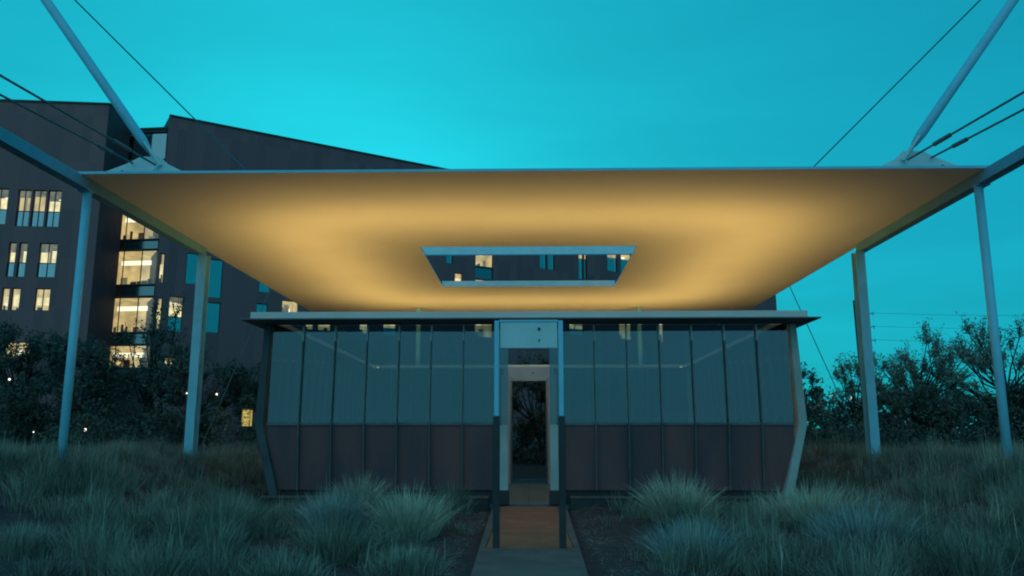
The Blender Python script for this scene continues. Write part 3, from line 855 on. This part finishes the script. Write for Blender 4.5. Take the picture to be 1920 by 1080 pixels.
tree('palo_verde_tree', 'olive tree directly behind the right square column', 17.6, 44.0, 5.4, 2.6, 22, 'leaf_olive', 1.8, low=0.05, n_cl=36, leaves=120, leaf=0.10, group=RT)
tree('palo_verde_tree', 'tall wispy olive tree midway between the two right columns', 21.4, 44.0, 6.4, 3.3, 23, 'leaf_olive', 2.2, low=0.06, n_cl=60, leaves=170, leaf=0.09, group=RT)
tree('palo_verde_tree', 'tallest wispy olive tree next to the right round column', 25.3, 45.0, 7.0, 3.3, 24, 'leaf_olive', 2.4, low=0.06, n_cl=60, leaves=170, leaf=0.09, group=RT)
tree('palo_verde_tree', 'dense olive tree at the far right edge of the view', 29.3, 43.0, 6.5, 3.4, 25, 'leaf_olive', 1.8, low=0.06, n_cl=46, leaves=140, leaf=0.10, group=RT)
tree('palo_verde_tree', 'dark low tree in front, right edge beyond the round column', 24.0, 39.0, 3.1, 2.8, 26, 'leaf_dark', 0.7, low=0.04, n_cl=40, group=RT)
tree('palo_verde_tree', 'dark low tree in front, left of the right round column', 18.6, 39.5, 2.9, 2.6, 27, 'leaf_dark', 0.7, low=0.04, n_cl=38, group=RT)
# far wood closing the horizon, one mass
def wood():
    rg = np.random.default_rng(77)
    n = 26000
    a = rg.uniform(-75, 110, n); yy = rg.uniform(96, 104, n) + 0.0
    top = 5.5 + 1.5*np.sin(a*0.23) + 1.2*np.sin(a*0.61 + 1)
    z = rg.uniform(0, 1, n)**0.8*top
    keep = (a > 32) | (a < -60)
    pos = np.stack([a, yy, z], 1)[keep]; n = len(pos)
    d1 = rg.normal(0, 1, (n, 3)); d1 /= np.linalg.norm(d1, axis=1)[:, None]
    d2 = np.cross(d1, rg.normal(0, 1, (n, 3))); d2 /= np.linalg.norm(d2, axis=1)[:, None]
    s = rg.uniform(0.25, 0.6, n)[:, None]
    V = np.stack([pos - d1*s, pos + d2*s*0.6, pos + d1*s, pos - d2*s*0.6], 1).reshape(-1, 3)
    o = np_mesh('far_wood', V, np.arange(n*4).reshape(-1, 4), 'leaf_dark')
    kind(o, 'stuff'); tag(o, 'far dark line of trees along the horizon', 'trees')
wood()

# ------------------------------------------------------------------ grasses
def blades(rg, roots, heights, spread, width, az=None):
    """curved tapering blades from roots (n,3): three quads each"""
    n = len(roots)
    if az is None: az = rg.uniform(0, 2*math.pi, n)
    dx = np.stack([np.cos(az), np.sin(az), np.zeros(n)], 1)
    side = np.stack([-np.sin(az + rg.normal(0, 0.8, n)), np.cos(az + rg.normal(0, 0.8, n)), np.zeros(n)], 1)
    L = heights*rg.uniform(0.55, 1.1, n)
    bend = spread*rg.uniform(0.15, 1.0, n)
    V = []
    for t, w in ((0, 1.0), (0.4, 0.85), (0.75, 0.55), (1.0, 0.12)):
        c = roots + dx*(bend*L*(t**1.6))[:, None] + np.array([0, 0, 1])*((L*(t - 0.28*bend*t*t)))[:, None]
        V.append(c - side*(width*w/2)[:, None]); V.append(c + side*(width*w/2)[:, None])
    V = np.stack(V, 1)                                    # n,8,3
    base = (np.arange(n)*8)[:, None]
    F = np.concatenate([base + np.array([[0, 1, 3, 2]]), base + np.array([[2, 3, 5, 4]]), base + np.array([[4, 5, 7, 6]])], 1).reshape(-1, 4)
    return V.reshape(-1, 3), F
def clump(label, x, y, h, r, n, seed, mat='grass_blade'):
    rg = np.random.default_rng(seed)
    a = rg.uniform(0, 2*math.pi, n); q = r*0.45*np.sqrt(rg.uniform(0, 1, n))
    X = x + np.cos(a)*q; Y = y + np.sin(a)*q
    roots = np.stack([X, Y, ground_z(X, Y) - 0.02], 1)
    V, F = blades(rg, roots, h*(1.0 - 0.25*q/(r*0.45)), 0.12 + 1.05*q/(r*0.45), rg.uniform(0.007, 0.015, n), a + rg.normal(0, 0.5, n))
    # outward lean: blades lean away from the middle
    o = np_mesh('grass_clump', V, F, mat)
    tag(o, label, 'grass', 'large grass clumps in the foreground')
    return o
def meadow():
    rg = np.random.default_rng(3)
    roots = []; hs = []; ws = []; azs = []; sp = []
    def field(n, x0, x1, y0, y1, h, per, test=None, rad=(0.15, 0.42)):
        for _ in range(n):
            x = rg.uniform(x0, x1); y = rg.uniform(y0, y1)
            if test and not test(x, y): continue
            r = rg.uniform(*rad); k = int(per*rg.uniform(0.6, 1.3)*(r/0.3)**1.2); hh = h*rg.uniform(0.55, 1.3)
            a = rg.uniform(0, 2*math.pi, k); q = np.sqrt(rg.uniform(0, 1, k))
            X = x + np.cos(a)*q*r; Y = y + np.sin(a)*q*r
            ok = np.abs(X) > 0.95
            roots.append(np.stack([X, Y, ground_z(X, Y) - 0.02], 1)[ok]); hs.append((hh*(1 - 0.3*q))[ok]); ws.append(rg.uniform(0.005, 0.012, k)[ok])
            azs.append((a + rg.normal(0, 0.6, k))[ok]); sp.append((0.12 + 1.0*q)[ok])
    # bare mulch patches stay open
    gaps = [(-3.6, 12.6, 0.9), (-5.3, 15.2, 1.1), (-1.5, 15.6, 0.9), (3.7, 13.7, 0.8), (1.5, 13.5, 0.8), (1.6, 11.5, 0.6), (7.6, 15.5, 1.0), (-2.6, 16.6, 0.8), (-8.6, 12.6, 1.0), (8.9, 12.2, 0.9)]
    def open_(x, y): return all((x-a)**2 + ((y-b)*0.8)**2 > c*c for a, b, c in gaps)
    outside = lambda x, y: (abs(x) > 7.0 or y < 18.7) and open_(x, y)
    field(74, -10.5, -1.4, 9.0, 15.5, 0.52, 260, open_, (0.2, 0.55))
    field(45, -10.5, -1.1, 9.0, 15.5, 0.24, 70, None, (0.12, 0.3))
    field(92, 1.4, 10.8, 9.0, 15.5, 0.58, 260, open_, (0.2, 0.55))
    field(60, 1.1, 10.8, 9.0, 15.5, 0.24, 70, None, (0.12, 0.3))
    field(300, -17, -6.0, 13.0, 25.0, 0.56, 110, outside)
    field(300, 6.0, 17, 13.0, 25.0, 0.54, 110, outside)
    field(200, -26, -8, 24, 34, 0.6, 70)
    field(200, 8, 26, 24, 34, 0.6, 70)
    field(60, -6.4, -1.5, 15.8, 19.0, 0.5, 120)
    field(70, 1.9, 6.7, 15.8, 19.0, 0.5, 120)
    field(45, -11.5, -7.6, 14.6, 16.4, 0.62, 130)
    field(45, 7.6, 11.5, 14.6, 16.4, 0.62, 130)
    field(90, -7, 7, 34.5, 38, 0.5, 70)
    roots = np.concatenate(roots); hs = np.concatenate(hs); ws = np.concatenate(ws)
    V, F = blades(rg, roots, hs, np.concatenate(sp), ws, np.concatenate(azs))
    # long pale flower stalks standing out of the mounds
    pick = rg.choice(len(roots), 2600, replace=False)
    V2, F2 = blades(rg, roots[pick], hs[pick]*1.5 + 0.1, 0.45*rg.random(2600), rg.uniform(0.004, 0.008, 2600))
    o2 = np_mesh('seed_stalks', V2, F2, 'grass_blade_pale'); kind(o2, 'stuff'); tag(o2, 'thin pale seed stalks rising out of the grass', 'grass')
    o = np_mesh('meadow_grass', V, F, 'grass_blade')
    kind(o, 'stuff'); tag(o, 'tall muted green desert grass filling the beds and banks', 'grass')
def undergrowth():
    """dense low scrub that closes the foot of the trees"""
    rg = np.random.default_rng(8)
    P_ = []
    for _ in range(520):
        x = rg.uniform(-46, 46); y = rg.uniform(35.5, 47)
        if -10 < x < 10: y = rg.uniform(40, 50)
        r = rg.uniform(0.6, 1.3); h = rg.uniform(0.8, 1.9) * (1.25 if x < -12 else 0.85)
        k = 230
        u = rg.normal(0, 1, (k, 3)); u /= np.linalg.norm(u, axis=1)[:, None]; u *= rg.uniform(0.4, 1, (k, 1))
        c = np.array([x, y, float(ground_z(x, y)) + h*0.45])
        P_.append(c + u*np.array([r, r, h*0.6]))
    pos = np.concatenate(P_); n = len(pos)
    d1 = rg.normal(0, 1, (n, 3)); d1 /= np.linalg.norm(d1, axis=1)[:, None]
    d2 = np.cross(d1, rg.normal(0, 1, (n, 3))); d2 /= np.linalg.norm(d2, axis=1)[:, None]
    s_ = rg.uniform(0.05, 0.12, n)[:, None]
    V = np.stack([pos - d1*s_, pos + d2*s_*0.45, pos + d1*s_, pos - d2*s_*0.45], 1).reshape(-1, 3)
    o = np_mesh('undergrowth', V, np.arange(n*4).reshape(-1, 4), 'leaf_dark')
    kind(o, 'stuff'); tag(o, 'dense dark scrub under and between the trees', 'scrub')
undergrowth()
meadow()
clump('round spiky grass clump right of the gate, in front of the right wall panels', 2.75, 15.6, 1.05, 1.1, 1144, 41, 'grass_blade_pale')
clump('broad grass clump in front of the right end of the pavilion', 5.1, 15.4, 1.05, 1.3, 1232, 42, 'grass_blade_pale')
clump('bushy pale grass clump low left of the gate, close to the path', -1.95, 13.6, 0.95, 1.0, 1012, 43, 'grass_blade_pale')
clump('bluish grass clump in front of the middle of the left wall', -3.5, 14.8, 0.85, 1.0, 924, 44, 'grass_blade_blue')
clump('thin upright grass clump at the curb below the left wall', -3.6, 17.6, 0.95, 0.9, 660, 45, 'grass_blade_pale')
clump('dark grass clump against the wall just left of the doorway', -1.75, 18.3, 0.85, 0.7, 572, 46)
clump('blue grey grass clump at the lower edge, right of the path', 2.2, 11.4, 0.75, 1.0, 924, 47, 'grass_blade_blue')
clump('pale grass clump at the lower edge, half way to the right corner', 4.6, 11.8, 0.85, 1.2, 1012, 48, 'grass_blade_blue')
clump('sprawling grass clump at the lower edge, left of the path', -2.6, 11.3, 0.70, 1.0, 880, 49)
clump('bushy dark grass clump left of the bluish one', -4.9, 13.6, 0.85, 1.0, 836, 50)

# ------------------------------------------------------------------ litter on the mulch
surf('pebble', (0.16, 0.13, 0.13), (0.07, 0.06, 0.062), 9.0, 0.9)
surf('straw', (0.40, 0.33, 0.24), (0.22, 0.18, 0.13), 6.0, 0.9)
def litter():
    rg = np.random.default_rng(21)
    n = 9000
    sx = np.where(rg.random(n) < 0.5, -1, 1)
    x = sx*(0.95 + 7.5*rg.random(n)**1.5); y = rg.uniform(9.0, 18.9, n)
    c = np.stack([x, y, ground_z(x, y)], 1)
    r = (0.008 + 0.022*rg.random(n)**2.5)
    D = np.array([[1,0,0],[0,1,0],[-1,0,0],[0,-1,0],[0,0,0.7],[0,0,-0.5]])
    V = c[:, None, :] + D[None]*r[:, None, None]*rg.uniform(0.6, 1.4, (n, 6, 1))
    b = (np.arange(n)*6)[:, None]
    T = np.array([[0,1,4],[1,2,4],[2,3,4],[3,0,4]])
    F = (b[:, :, None] + T[None]).reshape(-1, 3)
    o = np_mesh('pebbles', V.reshape(-1, 3), F, 'pebble'); kind(o, 'stuff'); tag(o, 'small dark pebbles strewn over the bare mulch', 'gravel')
    n = 2600
    sx = np.where(rg.random(n) < 0.5, -1, 1)
    x = sx*(0.8 + 8.0*rg.random(n)**1.3); y = rg.uniform(9.0, 19.0, n)
    a = rg.uniform(0, math.pi, n); L = rg.uniform(0.05, 0.30, n); w = 0.004
    d = np.stack([np.cos(a), np.sin(a), rg.normal(0, 0.12, n)], 1)*L[:, None]; q = np.stack([-np.sin(a), np.cos(a), np.zeros(n)], 1)*w
    c = np.stack([x, y, np.maximum(ground_z(x, y), np.where(np.abs(x) < 0.95, GZ + 0.004, -9)) + 0.012], 1)
    V = np.stack([c - q, c + q, c + d + q*0.4, c + d - q*0.4], 1).reshape(-1, 3)
    o = np_mesh('dead_stalks', V, np.arange(n*4).reshape(-1, 4), 'straw'); kind(o, 'stuff'); tag(o, 'dry broken grass stalks lying on the mulch', 'straw')
litter()
